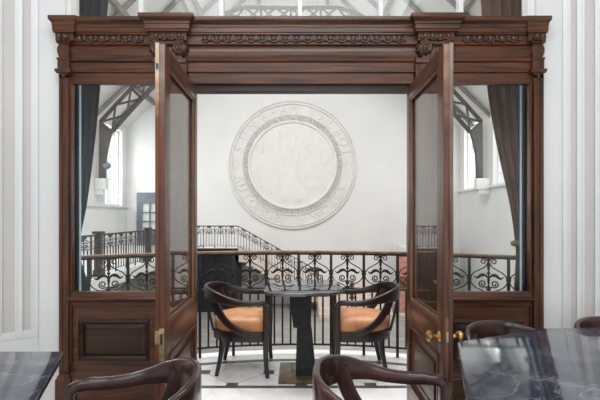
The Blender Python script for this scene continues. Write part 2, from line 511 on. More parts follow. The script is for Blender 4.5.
def fascia_profile():
    pr = [(.0, 2.37), (.018, 2.37), (.018, 2.445), (.030, 2.452), (.030, 2.466), (.024, 2.470), (.024, 2.522), (.040, 2.53), (.046, 2.545), (.015, 2.55)]
    for i in range(7):
        u = i / 6
        pr.append((.015 + .016 * math.sin(PI * u), 2.552 + u * .098))
    pr += [(.03, 2.655), (.03, 2.672)]
    return pr
def cornice_profile():
    pr = [(.045, 2.722), (.045, 2.733), (.052, 2.737), (.052, 2.768), (.058, 2.772), (.058, 2.778)]
    for i in range(9):
        u = i / 8
        pr.append((.058 + .032 * (u - .16 * math.sin(2 * PI * u)), 2.78 + u * .036))
    pr += [(.09, 2.819), (.09, 2.834), (.0, 2.836)]
    return pr
def prof_bar(mb, pr, x0, x1, yf, yb, k=1.0, sides=(0, 0), dz=0):
    """moulding along X with returns at the ends: sides flags"""
    b = mb.bm
    rows = []
    for p, z in pr:
        p *= k
        xa = x0 - (p if sides[0] else 0); xb = x1 + (p if sides[1] else 0)
        rows.append([b.verts.new((xa, yb, z + dz)), b.verts.new((xa, yf - p, z + dz)), b.verts.new((xb, yf - p, z + dz)), b.verts.new((xb, yb, z + dz))])
    fs = []
    for a, c in zip(rows[:-1], rows[1:]):
        for k2 in range(4):
            fs.append(b.faces.new((a[k2], a[(k2 + 1) % 4], c[(k2 + 1) % 4], c[k2])))
    fs.append(b.faces.new(rows[0][::-1])); fs.append(b.faces.new(rows[-1]))
    bmesh.ops.recalc_face_normals(b, faces=fs)

FY = 3.05
m_ = MB(); prof_bar(m_, fascia_profile(), SX0 + .07, SX1 - .07, FY, 3.075)
m_.build('architrave', M['wood_h'], scr, 25)
c = MB(); prof_bar(c, cornice_profile(), SX0 + .06, SX1 - .06, FY, 3.16)
c.box(SX0 + .06, SX1 - .06, FY - .028, 3.16, 2.672, 2.724)
c.build('cornice', M['wood_h'], scr, 25)
EW = .085
for x0, x1, k, yf in ((SX0, SX0 + .108, .52, 3.0), (SX1 - .108, SX1, .42, 3.0), (BL[0], BL[1], .95, 3.0), (BR[0], BR[1], .95, 3.0)):
    b = MB(); prof_bar(b, cornice_profile(), x0, x1, yf, 3.16, k, (1, 1), .004)
    b.box(x0 - .022 * k, x1 + .022 * k, yf - .022 * k, 3.1, 2.668, 2.728)
    b.build('cornice_block', M['wood_h'], scr, 25)
# egg and dart band
e = MB()
def egg(x, y, s=1.0):
    e.sphere((x, y - .004, 2.694), (.021 * s, .02, .024), 10, 6)
    e.tube([(x + .031 * s * math.cos(a), y - .008, 2.696 + .027 * math.sin(a)) for a in [math.radians(d) for d in range(180, 361, 30)]], .006, 5)
def dart(x, y):
    e.box(x - .006, x + .006, y - .016, y, 2.676, 2.716)
x = SX0 + .15
while x < SX1 - .14:
    blocked = any(a - .07 < x < b + .07 for a, b in (BL, BR))
    if not blocked:
        egg(x, FY - .03); dart(x + .042, FY - .03)
    x += .084
for a, b in (BL, BR):
    for i in range(4): egg(a + (i + .5) * (b - a) / 4, 3.0 - .022, .85)
for a, b in ((SX0, SX0 + EW), (SX1 - EW, SX1)):
    for i in range(2): egg(a + (i + .5) * EW / 2, 3.0 - .014, .7)
e.build('egg_and_dart_moulding', M['wood_carved'], scr, 50)

# end pilasters with barrel necks
for x0, x1, sg in ((SX0, SX0 + EW, 1), (SX1 - EW, SX1, -1)):
    p = MB()
    p.box(x0 + .012, x1 - .005, 3.0, 3.055, .22, 2.45)
    # sunk channel framed by fillets
    p.box(x0 + .012, x0 + .034, 2.992, 3.0, .24, 2.42); p.box(x1 - .03, x1 - .005, 2.992, 3.0, .24, 2.42)
    p.box(x0 + .012, x1 - .005, 2.992, 3.0, 2.40, 2.43); p.box(x0 + .012, x1 - .005, 2.992, 3.0, .22, .25)
    pr = [(0, 2.43), (.014, 2.435), (.02, 2.45), (.02, 2.462), (.006, 2.468), (.006, 2.53), (.01, 2.535), (.01, 2.548), (.0, 2.552)]
    for i in range(9):
        u = i / 8; pr.append((-.002 + .010 * math.sin(PI * u) ** .7, 2.556 + u * .09))
    pr += [(.0, 2.65), (.012, 2.655), (.012, 2.672)]
    prof_bar(p, pr, x0 + .006, x1 - .006, 3.0, 3.055, 1, (1, 1))
    prof_bar(p, [(.02, 0), (.02, .195), (.012, .205), (.012, .215), (.004, .225), (.0, .235)], x0 + .01, x1 - .005, 3.0, 3.055, 1, (1, 1))
    p.build('pilaster', M['wood_v'], scr, 25)
    q = MB()
    xa, xb = (x1 - .006, x1 + .008) if sg > 0 else (x0 - .008, x0 + .006)
    q.box(xa, xb, 3.012, 3.055, .3, 2.37, .003)
    q.build('window_stile', M['wood_v'], scr)
# door posts and their scrolled capitals
for (a, b), sg in ((PL, 1), (PR, -1)):
    SD = (1, 0) if sg > 0 else (0, 1)
    p = MB()
    p.box(a, b, 3.0, 3.15, 0, 2.50, .004)
    p.box(a + .03, b - .03, 2.994, 3.0, .3, 2.3, .002)
    prof_bar(p, [(.0, 2.36), (.012, 2.37), (.012, 2.385), (.004, 2.39), (.004, 2.50), (.016, 2.51), (.02, 2.53), (.02, 2.54), (0, 2.545)], a, b, 3.0, 3.1, 1, SD)
    prof_bar(p, [(.02, 0), (.02, .195), (.012, .205), (.012, .215), (.0, .23)], a, b, 3.0, 3.12, 1, SD)
    p.build('door_post', M['wood_v'], scr)
    g = MB()
    a, b = BL if sg > 0 else BR
    cx = (a + b) / 2
    g.box(a + .01, b - .01, 2.985, 3.1, 2.54, 2.67, .01)
    for s in (-1, 1):
        vx = cx + s * (b - a) * .37
        g.tube([(vx + s * .002, 3.02 - i * .012, 2.612) for i in range(5)], [.035, .05, .053, .05, .043], 16)
        sp = []
        for i in range(46):
            th = i / 45 * 2 * PI * 2.2
            rr = .047 * (1 - i / 52)
            sp.append((vx + rr * math.cos(th + .6) * s, 2.968, 2.612 + rr * math.sin(th + .6)))
        g.tube(sp, .008, 6)
        g.sphere((vx, 2.966, 2.612), .014)
        for i in range(9):
            th = i / 9 * 2 * PI
            g.sphere((vx + .05 * math.cos(th), 3.0, 2.612 + .05 * math.sin(th)), (.013, .03, .013), 6, 5)
    g.tube([(a + .01, 2.975, 2.655), (cx, 2.97, 2.64), (b - .01, 2.975, 2.655)], .012, 8)
    g.build('scrolled_capital', M['wood_carved'], scr, 40)
# head of the doorway
MB().box(PL[1], PR[0], 3.06, 3.15, 2.325, 2.40, .004).build('door_head', M['wood_dark'], scr)
for (a, b) in ((PL[1] - .001, PL[1] + .02), (PR[0] - .02, PR[0] + .001)):
    MB().box(a, b, 3.065, 3.14, 0, 2.33).build('door_stop', M['wood_v'], scr)
# sidelights: sill, panelled apron, plinth, glass
for x0, x1 in ((SX0 + EW - .01, PL[0]), (PR[1], SX1 - EW + .01)):
    s = MB()
    prof_bar(s, [(0, .715), (.012, .722), (.016, .735), (.016, .755), (.036, .768), (.044, .778), (.044, .788), (.02, .80), (.012, .83), (.0, .832), (-.005, .832)], x0, x1, 3.03, 3.058)
    s.build('sill', M['wood_h'], scr, 30)
    r = MB()
    r.box(x0, x1, 3.03, 3.06, 2.366, 2.385, .003)
    r.build('window_head', M['wood_h'], scr)
    a = MB()
    X0, X1 = x0 + .06, x1 - .06
    a.box(x0, x1, 3.045, 3.06, .2, .73)
    a.box(x0, X0, 3.028, 3.05, .22, .72, .003); a.box(X1, x1, 3.028, 3.05, .22, .72, .003)
    a.box(x0, x1, 3.0285, 3.05, .625, .72, .003); a.box(x0, x1, 3.0285, 3.05, .22, .32, .003)
    a.build('apron_frame', M['wood_h'], scr)
    pn = MB()
    def frame_ring(px0, px1, pz0, pz1, wd, y0, y1):
        # four mitred moulding bars around a panel
        o = [(px0, pz0), (px1, pz0), (px1, pz1), (px0, pz1)]
        i_ = [(px0 + wd, pz0 + wd), (px1 - wd, pz0 + wd), (px1 - wd, pz1 - wd), (px0 + wd, pz1 - wd)]
        md = [((p[0] + q[0]) / 2, (p[1] + q[1]) / 2) for p, q in zip(o, i_)]
        b = pn.bm
        V = [[b.verts.new((p[0], yy, p[1])) for p in ring] for ring, yy in ((o, y1), (o, y0), (md, y0 - .008), (i_, y0 + .006), (i_, y1))]
        fs = []
        for r0, r1 in zip(V[:-1], V[1:]):
            for k in range(4): fs.append(b.faces.new((r0[k], r0[(k + 1) % 4], r1[(k + 1) % 4], r1[k])))
        bmesh.ops.recalc_face_normals(b, faces=fs)
    frame_ring(X0, X1, .32, .625, .035, 3.026, 3.05)
    b = pn.bm
    def raised(px0, px1, pz0, pz1, bv, yb, yf):
        o = [(px0, pz0), (px1, pz0), (px1, pz1), (px0, pz1)]
        i_ = [(px0 + bv, pz0 + bv), (px1 - bv, pz0 + bv), (px1 - bv, pz1 - bv), (px0 + bv, pz1 - bv)]
        A = [b.verts.new((p[0], yb, p[1])) for p in o]; B = [b.verts.new((p[0], yf + .006, p[1])) for p in i_]
        C = [b.verts.new((p[0], yf, p[1])) for p in i_]
        fs = []
        for r0, r1 in ((A, B), (B, C)):
            for k in range(4): fs.append(b.faces.new((r0[k], r0[(k + 1) % 4], r1[(k + 1) % 4], r1[k])))
        fs.append(b.faces.new(C))
        bmesh.ops.recalc_face_normals(b, faces=fs)
    raised(X0 + .035, X1 - .035, .355, .59, .03, 3.045, 3.03)
    pn.build('raised_panel', M['wood_p'], scr, 20)
    pl = MB()
    prof_bar(pl, [(.03, 0), (.03, .19), (.02, .2), (.018, .212), (.006, .225), (0, .24)], x0, x1, 3.03, 3.12)
    pl.build('plinth', M['wood_h'], scr, 25)
    MB().box(x0, x1, 3.046, 3.052, .80, 2.372).build('glass_pane', M['glass'], scr)

# ------------------------------------------------------------------ glazed doors
def make_door(name_label, hinge, ang, sg):
    """local x from hinge to free edge, local y: sg*thickness, inner face at y=0"""
    d = thing('glazed_door', name_label, 'door', hinge, ang, 'pair of open glazed doors')
    W, T, H = .784, .051, 2.32
    y0, y1 = (min(0, sg * T), max(0, sg * T))
    Z0 = .012
    ST, FT = .075, .095
    def bx(n, x0, x1, z0, z1, m, bev=.003, ya=y0, yb=y1, par=d):
        return MB().box(x0, x1, ya, yb, z0, z1, bev).build(n, m, par)
    bx('stile', 0, ST, Z0, H, M['wood_v']); bx('stile', W - FT, W, Z0, H, M['wood_v'])
    bx('rail', ST, W - FT, H - .095, H, M['wood_h2'])
    bx('rail', ST, W - FT, .605, .79, M['wood_h2'])
    bx('rail', ST, W - FT, Z0, .2, M['wood_h2'])
    # glazing bead: a small sloped frame both sides
    gb = MB()
    for yy, s in ((0, sg), (sg * T, -sg)):
        for (xa, xb, za, zb) in ((ST, ST + .018, .79, H - .095), (W - FT - .018, W - FT, .79, H - .095), (ST, W - FT, .79, .815), (ST, W - FT, H - .113, H - .095)):
            gb.box(xa, xb, min(yy + s * .004, yy + s * .018), max(yy + s * .004, yy + s * .018), za, zb, .002)
    gb.build('glazing_bead', M['edge_brown'], d)
    MB().box(ST, W - FT, sg * T / 2 - .003, sg * T / 2 + .003, .79, H - .095).build('glass_pane', M['glass'], d)
    pn = MB()
    pn.box(ST, W - FT, sg * T / 2 - .010, sg * T / 2 + .010, .2, .605)
    for yy, s in ((0, -sg), (sg * T, sg)):
        for (x0, x1, z0, z1, wd, h) in ((ST - .015, W - FT + .015, .185, .62, .018, .007), (ST + .07, W - FT - .07, .27, .535, .012, .0)):
            for (xa, xb, za, zb) in ((x0, x0 + wd, z0, z1), (x1 - wd, x1, z0, z1), (x0, x1, z0, z0 + wd), (x0, x1, z1 - wd, z1)):
                a_, b_ = sorted((yy + s * h, yy - s * .014))
                pn.box(xa, xb, a_, b_, za, zb, .003)
        a_, b_ = sorted((yy - s * .006, yy - s * .02))
        pn.box(ST + .075, W - FT - .075, a_, b_, .275, .53, .004)
    pn.build('raised_panel', M['wood_h2'], d)
    # the worn meeting edge
    a_, b_ = sorted((sg * T * .02, sg * T * .60)); c_, d_ = sorted((sg * T * .60, sg * T * .99))
    inner, outer = (M['edge_l_in'], M['edge_l_out']) if sg < 0 else (M['edge_r_in'], M['edge_r_out'])
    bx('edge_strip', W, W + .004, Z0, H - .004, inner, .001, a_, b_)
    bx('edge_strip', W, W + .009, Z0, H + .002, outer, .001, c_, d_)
    bx('hinge', -.012, .0, .35, .45, M['brass'], 0, y0 + .01, y1 - .01); bx('hinge', -.012, 0, 1.9, 2.0, M['brass'], 0, y0 + .01, y1 - .01)
    return d, W, T
M['wood_h2'] = wood('walnut_rail', (1.6, 26, 26), (54, 31, 20), (100, 62, 42), .3)
dl, W_, T_ = make_door('left open glazed door leaf with a tall brass lock plate on its edge', (-.7285, 2.995, 0), math.atan2(-.9998, .0217), -1)
dr, _, _ = make_door('right open glazed door leaf fitted with round brass knobs', (.801, 2.995, 0), math.atan2(-.9999, -.0153), 1)
# brass lock plate on left door edge
lp = MB(); lp.box(W_ + .003, W_ + .012, -.030, -.002, .59, .785, .003)
lp.box(W_ + .003, W_ + .012, -.052, -.024, .70, .772, .003)
lp.build('lock_plate', M['brass_plate'], dl)
MB().box(W_ + .0121, W_ + .0135, -.022, -.010, .70, .757, .0005).build('latch_hole', M['blackpaint'], dl)
MB().box(W_ + .003, W_ + .010, -.047, -.03, 2.17, 2.22, .002).build('bolt_plate', M['steel'], dl)
MB().box(W_ + .0102, W_ + .0112, -.044, -.034, 2.18, 2.21, .0).build('bolt_hole', M['blackpaint'], dl)
# knobs on right door (one each face)
def knob(sy, y):
    k = MB()
    prof = [(.028, 0), (.03, .004), (.024, .008), (.012, .012), (.011, .026), (.014, .034), (.024, .042), (.031, .053), (.031, .062), (.022, .074), (.006, .078), (0, .078)]
    k.lathe([(r, y + sy * h) for r, h in prof], 20, (W_ - .055, 0, .725), 'Y')
    k.build('knob', M['brass'], dr)
knob(-1, 0.0); knob(1, T_)
MB().box(W_ + .003, W_ + .007, .010, .027, .52, .84, .002).build('lock_plate', M['edge_brown'], dr)
MB().box(W_ + .007, W_ + .013, .012, .025, .71, .765, .002).build('latch', M['steel'], dr)

# ------------------------------------------------------------------ chairs
def make_chair(label, seatmat, woodmat):
    t = thing('dining_chair', label, 'chair', (0, 0, 0), 0, 'barrel back dining chairs')
    half = [  # x, y, ztop, h, thick
        (0, -.31, .795, .125, .030), (.09, -.300, .793, .125, .030), (.175, -.255, .782, .118, .031), (.235, -.18, .757, .095, .034),
        (.266, -.09, .722, .066, .038), (.276, .0, .696, .052, .044), (.277, .09, .686, .047, .046), (.270, .17, .688, .045, .046),
        (.264, .215, .685, .044, .046)]
    full = [(-a, b, c, d, e) for a, b, c, d, e in half[:0:-1]] + half
    pts = catmull([(a, b, c - d / 2) for a, b, c, d, e in full], 6)
    sz = catmull([(d, e, 0) for a, b, c, d, e in full], 6)
    mb = MB()
    # arms turn down at the front
    def turn(s):
        return [Vector((s * .263, .236, .655)), Vector((s * .262, .247, .635)), Vector((s * .261, .252, .60))]
    P = [p for p in reversed(turn(-1))] + pts + turn(1)
    Z = [Vector((.044, .046, 0))] * 3 + sz + [Vector((.044, .046, 0))] * 3
    sides = []
    for i, p in enumerate(P):
        a, b = P[max(i - 1, 0)], P[min(i + 1, len(P) - 1)]
        d = Vector((b.x - a.x, b.y - a.y, 0))
        if i < 4: d = Vector((0, -1, 0))
        if i > len(P) - 5: d = Vector((0, 1, 0))
        d.normalize()
        sides.append(Vector((-d.y, d.x, 0)))
    bar_sweep(mb, P, [(z.y, z.x) for z in Z], sides, .010)
    mb.build('top_rail', woodmat, t, 45)
    # braces from the back rail sweeping forward to the seat
    for s in (-1, 1):
        b = MB()
        pp = catmull([(s * .205, -.215, .72), (s * .226, -.175, .61), (s * .246, -.10, .50), (s * .258, .0, .425), (s * .262, .10, .385)], 5)
        n = len(pp)
        bar_sweep(b, pp, [(.028, .072 - .018 * i / n) for i in range(n)], [Vector((s, -.35, 0)).normalized()] * n, .006)
        b.build('brace', woodmat, t, 45)
        b = MB()
        pp = catmull([(s * .115, -.292, .70), (s * .12, -.268, .56), (s * .125, -.225, .39)], 5)
        n = len(pp)
        bar_sweep(b, pp, [(.022, .06)] * n, [Vector((s * .25, -1, 0)).normalized()] * n, .006)
        b.build('back_slat', woodmat, t, 45)
    # seat plan
    plan = []
    for i in range(25):
        th = PI + PI * i / 24
        plan.append((.262 * math.cos(th), -.0 + .245 * math.sin(th) ))
    plan += [(.266, .10), (.264, .20), (.25, .245), (.12, .252), (0, .254), (-.12, .252), (-.25, .245), (-.264, .20), (-.266, .10)]
    b = MB(); b.prism(plan, .315, .405, .008); b.build('seat_rail', woodmat, t, 45)
    c = MB()
    rings = []
    for k, z in ((.93, .400), (.965, .42), (.975, .455), (.95, .492), (.88, .512), (.7, .525), (.4, .532), (.05, .533)):
        rings.append([Vector((x * k, y * k, z)) for x, y in plan])
    c.rings(rings); c.build('cushion', seatmat, t, 60)
    for s in (-1, 1):
        l = MB()
        pp = catmull([(s * .261, .250, .645), (s * .259, .25, .45), (s * .256, .248, .30), (s * .25, .25, .14), (s * .247, .262, 0)], 5)
        n = len(pp)
        bar_sweep(l, pp, [(.050 - .020 * max(0, (i / n - .4) / .6),) * 2 for i in range(n)], [Vector((1, 0, 0))] * n, .006)
        l.build('leg', woodmat, t, 45)
        l = MB()
        pp = catmull([(s * .185, -.135, .34), (s * .19, -.145, .2), (s * .20, -.185, 0)], 6)
        n = len(pp)
        bar_sweep(l, pp, [(.054 - .026 * i / n,) * 2 for i in range(n)], [Vector((1, 0, 0))] * n, .006)
        l.build('leg', woodmat, t, 45)
    return t
# front +Y in local axes; facing +X is rz=-90deg
ch = make_chair('dark wood barrel chair with tan leather cushion, left of the balcony pedestal table', M['tan'], M['chair_dark'])
ch.scale = (1, 1, .972); ch.location = (-.515, 3.765, 0); ch.rotation_euler = (0, 0, -PI / 2)
copy_tree(ch, (.605, 3.765, 0), PI / 2 - .03, 'dark wood barrel chair with tan leather cushion, right of the balcony pedestal table')
c2 = make_chair('glossy brown barrel chair facing the left marble table, cropped by the bottom edge', M['brownleather'], M['chair'])
c2.scale = (1.03, .96, 1.035); c2.location = (-.662, 1.46, 0); c2.rotation_euler = (0, 0, PI / 2 + .15)
copy_tree(c2, (.370, 1.51, 0), -PI / 2 - .09, 'glossy brown barrel chair facing the right marble table, nearest the doorway centre')
c3 = copy_tree(c2, (1.215, 2.128, 0), PI + .37, 'brown barrel chair tucked behind the right marble table beside the door knob')
c4 = copy_tree(c2, (1.875, 2.222, 0), PI - .03, 'dark brown chair at the right photo edge, behind the right marble table')

for c_ in (c3, c4): c_.scale = (1, 1, .97)

# ------------------------------------------------------------------ tables
def rounded(poly, r, k=4):
    out = []
    n = len(poly)
    for i in range(n):
        p = Vector(poly[i]); a = Vector(poly[i - 1]); b = Vector(poly[(i + 1) % n])
        da = (a - p).normalized(); db = (b - p).normalized()
        for j in range(k + 1):
            t = j / k
            out.append(tuple((p + da * r) * (1 - t) ** 2 + p * 2 * t * (1 - t) + (p + db * r) * t ** 2))
    return out
def pedestal(root, cx, cy, top, basew, based):
    b = MB()
    def quad(cx_, cy_, w, d, z): return [Vector((cx_ - w / 2, cy_ - d / 2, z)), Vector((cx_ + w / 2, cy_ - d / 2, z)), Vector((cx_ + w / 2, cy_ + d / 2, z)), Vector((cx_ - w / 2, cy_ + d / 2, z))]
    mid = .43
    b.rings([quad(cx - .005, cy, .195, .24, top), quad(cx + .008, cy, .15, .19, mid + .004)])
    b.build('upper_column', M['stone_dark'], root, 20)
    b = MB()
    b.rings([quad(cx + .028, cy, .125, .16, mid), quad(cx + .042, cy, .175, .22, .03)])
    b.build('lower_column', M['stone_dark'], root, 20)
    MB().box(cx - basew / 2, cx + basew / 2, cy - based / 2, cy + based / 2, 0, .03, .004).build('base_plate', M['bronze_base'], root)
pt = thing('pedestal_table', 'small dark stone pedestal table on the balcony between two chairs', 'table', (.06, 3.6, 0), world=True)
poly = [(-.20, 3.28), (.27, 3.28), (.405, 3.42), (.37, 3.98), (-.27, 3.98), (-.275, 3.36)]
b = MB(); b.prism(rounded(poly, .02), .752, .772, .004)
q = [((x - .06) * .96 + .06, (y - 3.62) * .96 + 3.62) for x, y in poly]
b.prism(rounded(q, .02), .742, .752)
b.build('tabletop', M['darktop'], pt)
pedestal(pt, .035, 3.6, .742, .38, .43)
def big_table(label, poly, cx, cy):
    t = thing('marble_table', label, 'table', (cx, cy, 0), 0, 'polished grey marble dining tables', True)
    b = MB(); b.prism(rounded(poly, .035), .725, .75, .005)
    b.build('tabletop', M['marble'], t)
    pedestal(t, cx, cy, .725, .5, .55)
big_table('polished grey marble table in the lower left corner', [(-1.10, 1.94), (-2.05, 1.94), (-2.3, 1.3), (-1.9, .75), (-1.05, .75), (-.86, 1.30)], -1.55, 1.35)
big_table('large polished grey marble table in the lower right corner', [(.812, 2.085), (.588, 1.426), (.53, 1.1), (1.0, .78), (1.9, .85), (2.25, 1.4), (2.2, 2.25), (1.75, 2.335), (1.42, 2.343)], 1.45, 1.5)

# ------------------------------------------------------------------ balcony slab
b = MB()
arc = []
RO = RAD + .12
for i in range(41):
    a = math.radians(90 - 37 + 74 * i / 40)
    arc.append((CX + RO * math.cos(a), CY + RO * math.sin(a)))
b.prism([(arc[-1][0], 3.0), (arc[0][0], 3.0)] + arc, -.25, 0)
fb = struct('floor_balcony', b, M['balcony'])

# ------------------------------------------------------------------ railings
def bezier_pts(P, k=8): return catmull([(x, 0, z) for x, z in P], k)
def scroll_mesh(w, z0, z1, fine=True):
    """one lyre scroll bay, local x across (+-w), z up"""
    mb = MB(); h = z1 - z0; n = 6 if fine else 4; k = 6 if fine else 3
    sx = w / .1635; sz = h / .35
    def P(x, z): return (x * sx, z0 + (z - .66) * sz)
    rt = .0058 if fine else .0095
    # stem
    mb.tube([(0, 0, z0), (0, 0, z1)], .008 if fine else .011, n)
    for zc, rr, hh in ((.93, .013, .055), (.80, .012, .05), (.675, .017, .012), (.99, .016, .012), (.865, .017, .012), (.735, .015, .012)):
        z = P(0, zc)[1]
        mb.sphere((0, 0, z), (rr, rr, hh * sz if hh > .02 else hh), 8, 6)
    for s in (-1, 1):
        c = bezier_pts([P(s * .008, .965), P(s * .028, .925), P(s * .078, .893), P(s * .125, .862), P(s * .151, .815), P(s * .146, .765), P(s * .105, .722), P(s * .05, .70), P(s * .010, .668)], k)
        mb.tube(c, rt, n)
        # top curl
        sp = []
        for i in range(16 * (2 if fine else 1)):
            u = i / (16 * (2 if fine else 1) - 1)
            th = PI * (1.0 - 0) + u * 2 * PI * 1.35
            rr = .030 * (1 - .72 * u)
            x_, z_ = .040 + rr * math.cos(-th + 0), .975 + rr * math.sin(-th)
            sp.append((s * x_ * sx, 0, z0 + (z_ - .66) * sz))
        mb.tube(sp, rt, n)
        # lower spiral
        sp = [(s * .006 * sx, 0, P(0, .70)[1])]
        for i in range(16 * (2 if fine else 1)):
            u = i / (16 * (2 if fine else 1) - 1)
            th = -PI * .75 + u * 2 * PI * 1.5
            rr = .036 * (1 - .75 * u)
            sp.append((s * (.05 + rr * math.cos(th)) * sx, 0, z0 + (.765 + rr * math.sin(th) - .66) * sz))
        mb.tube(sp, rt * 1.1, n)
        # leaf
        lf = catmull([(s * x * sx, 0, z0 + (z - .66) * sz) for x, z in ((.004, .822), (.03, .846), (.058, .848), (.08, .829), (.10, .818), (.125, .836))], k)
        m_ = len(lf)
        rad = [max(.003, (.0145 if fine else .014) * math.sin(PI * (.12 + .86 * i / (m_ - 1))) ** .8) for i in range(m_)]
        mb.tube(lf, rad, n)
        if fine: mb.sphere((s * .055 * sx, 0, z0 + (.842 - .66) * sz), (.02, .008, .012), 8, 6)
        # touch knot at the bar
    return mb
def main_bar(z0, z1, zk, r):
    mb = MB()
    mb.box(-r, r, -r, r, z0, z1, .002)
    for zz in zk:
        mb.sphere((0, 0, zz), (r * 1.7, r * 1.7, r * 1.6), 8, 6)
        mb.sphere((0, 0, zz + r * 2.4), (r * 1.35, r * 1.35, r * .9), 8, 5); mb.sphere((0, 0, zz - r * 2.4), (r * 1.35, r * 1.35, r * .9), 8, 5)
    return mb
def railing(root, pos, n_bays, per, s0, zr, zm, zb, zfoot, fine, mat, railmat, slope=0.0, end=True, rad=None):
    """pos(s) -> (x, y); bays of length per starting at s0"""
    rx, ry = root.location.x, root.location.y
    def loc(s):
        x, y = pos(s); return Vector((x - rx, y - ry, slope * (s - s0)))
    def ang(s):
        a = Vector(pos(s - .01)); b_ = Vector(pos(s + .01)); d = b_ - a
        return math.atan2(d.y, d.x)
    bar_r = rad or (.0135 if fine else .016)
    bal_r = .0088 if fine else .010
    sc = scroll_mesh(per / 2, zm, zr - .02, fine)
    if slope:
        for v in sc.bm.verts: v.co.z += slope * v.co.x
    me_s = sc.mesh('scroll', mat, 60)
    me_m = main_bar(zfoot, zr - .01, [zm + (zr - zm) * .40], bar_r).mesh('post', mat, 40)
    me_b = MB().box(-bal_r, bal_r, -bal_r, bal_r, zb, zm, .002 if fine else 0).mesh('baluster', mat, 40)
    for i in range(n_bays + (1 if end else 0)):
        s = s0 + i * per
        o = link('post', me_m, root); o.location = loc(s); o.rotation_euler.z = ang(s)
        if i == n_bays: break
        o = link('scroll', me_s, root); o.location = loc(s + per / 2); o.rotation_euler.z = ang(s + per / 2)
        for k in (1, 2, 3):
            o = link('baluster', me_b, root); o.location = loc(s + per * k / 4); o.rotation_euler.z = ang(s)
    K = max(2, n_bays * 3) if not slope else 2
    ss = [s0 + n_bays * per * i / K for i in range(K + 1)]
    def ribbon(name, w, z0, z1, m):
        mb = MB(); rings = []
        for s in ss:
            a = ang(s); nv = Vector((-math.sin(a), math.cos(a), 0)); p = loc(s)
            rings.append(rrect(p + Vector((0, 0, (z0 + z1) / 2)), nv, Vector((0, 0, 1)), w, z1 - z0, .006))
        mb.rings(rings); mb.build(name, m, root, 50)
    ribbon('handrail', .05, zr - .012, zr + .014, railmat)
    ribbon('top_bar', .03, zr - .028, zr - .013, mat)
    ribbon('middle_bar', .022, zm - .008, zm + .008, mat)
    ribbon('bottom_bar', .024, zb - .009, zb + .009, mat)

PER = .327
br = thing('balcony_railing', 'near bowed wrought iron balcony railing with lyre scrolls behind the pedestal table', 'railing', (CX, CY + RAD, 0))
def arcpos(s):
    a = PI / 2 - s / RAD
    return (CX + RAD * math.cos(a), CY + RAD * math.sin(a))
railing(br, arcpos, 15, PER, -.023 - 7 * PER, 1.026, .665, .092, 0.0, True, M['iron'], M['rail'])

# ------------------------------------------------------------------ the hall beyond
HF = -2.8
struct('floor_hall', MB().box(-8.3, 8.2, 3.0, 19.8, HF - .2, HF), M['hallfloor'])
HXL, HXR, HYB = -8.1, 7.75, 19.5
HC = (HXL + HXR) / 2
wn = [1]
def wall_with_windows(name, x0, x1, sill, head, spans):
    w = MB(); edges = [3.25] + [v for p in spans for v in p] + [19.8]
    for i in range(0, len(edges), 2): w.box(x0, x1, edges[i], edges[i + 1], HF, 5.75)
    for a, b in spans:
        w.box(x0, x1, a, b, HF, sill); w.box(x0, x1, a, b, head, 5.75)
    struct('wall_' + name, w, M['plaster'])
    for a, b in spans:
        wn[0] += 1
        root = bpy.data.objects.new('window_%d' % wn[0], None); COL.objects.link(root); root['kind'] = 'structure'
        xm = (x0 + x1) / 2 + (-.04 if x0 < 0 else .04)
        root.location = (xm, (a + b) / 2, sill)
        f = MB(); hw = (b - a) / 2; H = head - sill
        f.box(-.04, .04, -hw, -hw + .07, 0, H); f.box(-.04, .04, hw - .07, hw, 0, H); f.box(-.04, .04, -hw + .07, hw - .07, 0, .07); f.box(-.04, .04, -hw + .07, hw - .07, H - .07, H)
        f.build('window_frame', M['white'], root)
        g = MB()
        for i in range(1, 3): g.box(-.02, .02, -hw + 2 * hw * i / 3 - .015, -hw + 2 * hw * i / 3 + .015, 0, H)
        for i in range(1, 6): g.box(-.017, .017, -hw, hw, H * i / 6 - .015, H * i / 6 + .015)
        g.build('glazing_bar', M['white'], root)
        MB().box(-.003, .003, -hw + .05, hw - .05, .05, H - .05).build('pane', M['glass'], root)
wall_with_windows('hall_left', HXL - .35, HXL, 1.85, 5.3, [(5.5, 7.5), (9.5, 11.3), (13.3, 15.6), (17.3, 19.0)])
wall_with_windows('hall_right', HXR, HXR + .35, 2.6, 5.45, [(5.5, 7.5), (9.5, 11.3), (14.6, 16.2), (17.4, 19.0)])
# ledges under the side windows
t = MB(); t.box(HXL, HXL + .12, 13.0, 19.5, 1.78, 1.85); struct('trim_4', t, M['white'])
t = MB(); t.box(HXR - .12, HXR, 13.0, 19.5, 2.52, 2.6); struct('trim_5', t, M['white'])
# back wall with gable
EAVE, RIDGE = 5.6, 13.2
w = MB()
def yprism(mb, poly, y0, y1):
    b = mb.bm
    A = [b.verts.new((x, y0, z)) for x, z in poly]; B = [b.verts.new((x, y1, z)) for x, z in poly]
    n = len(poly); fs = [b.faces.new(A), b.faces.new(B[::-1])]
    for i in range(n): fs.append(b.faces.new((A[i], B[i], B[(i + 1) % n], A[(i + 1) % n])))
    bmesh.ops.recalc_face_normals(b, faces=fs)
yprism(w, [(HXL - .3, HF), (HXR + .3, HF), (HXR + .3, EAVE), (HC, RIDGE + .3), (HXL - .3, EAVE)], HYB, HYB + .3)
struct('wall_hall_back', w, M['plaster'])
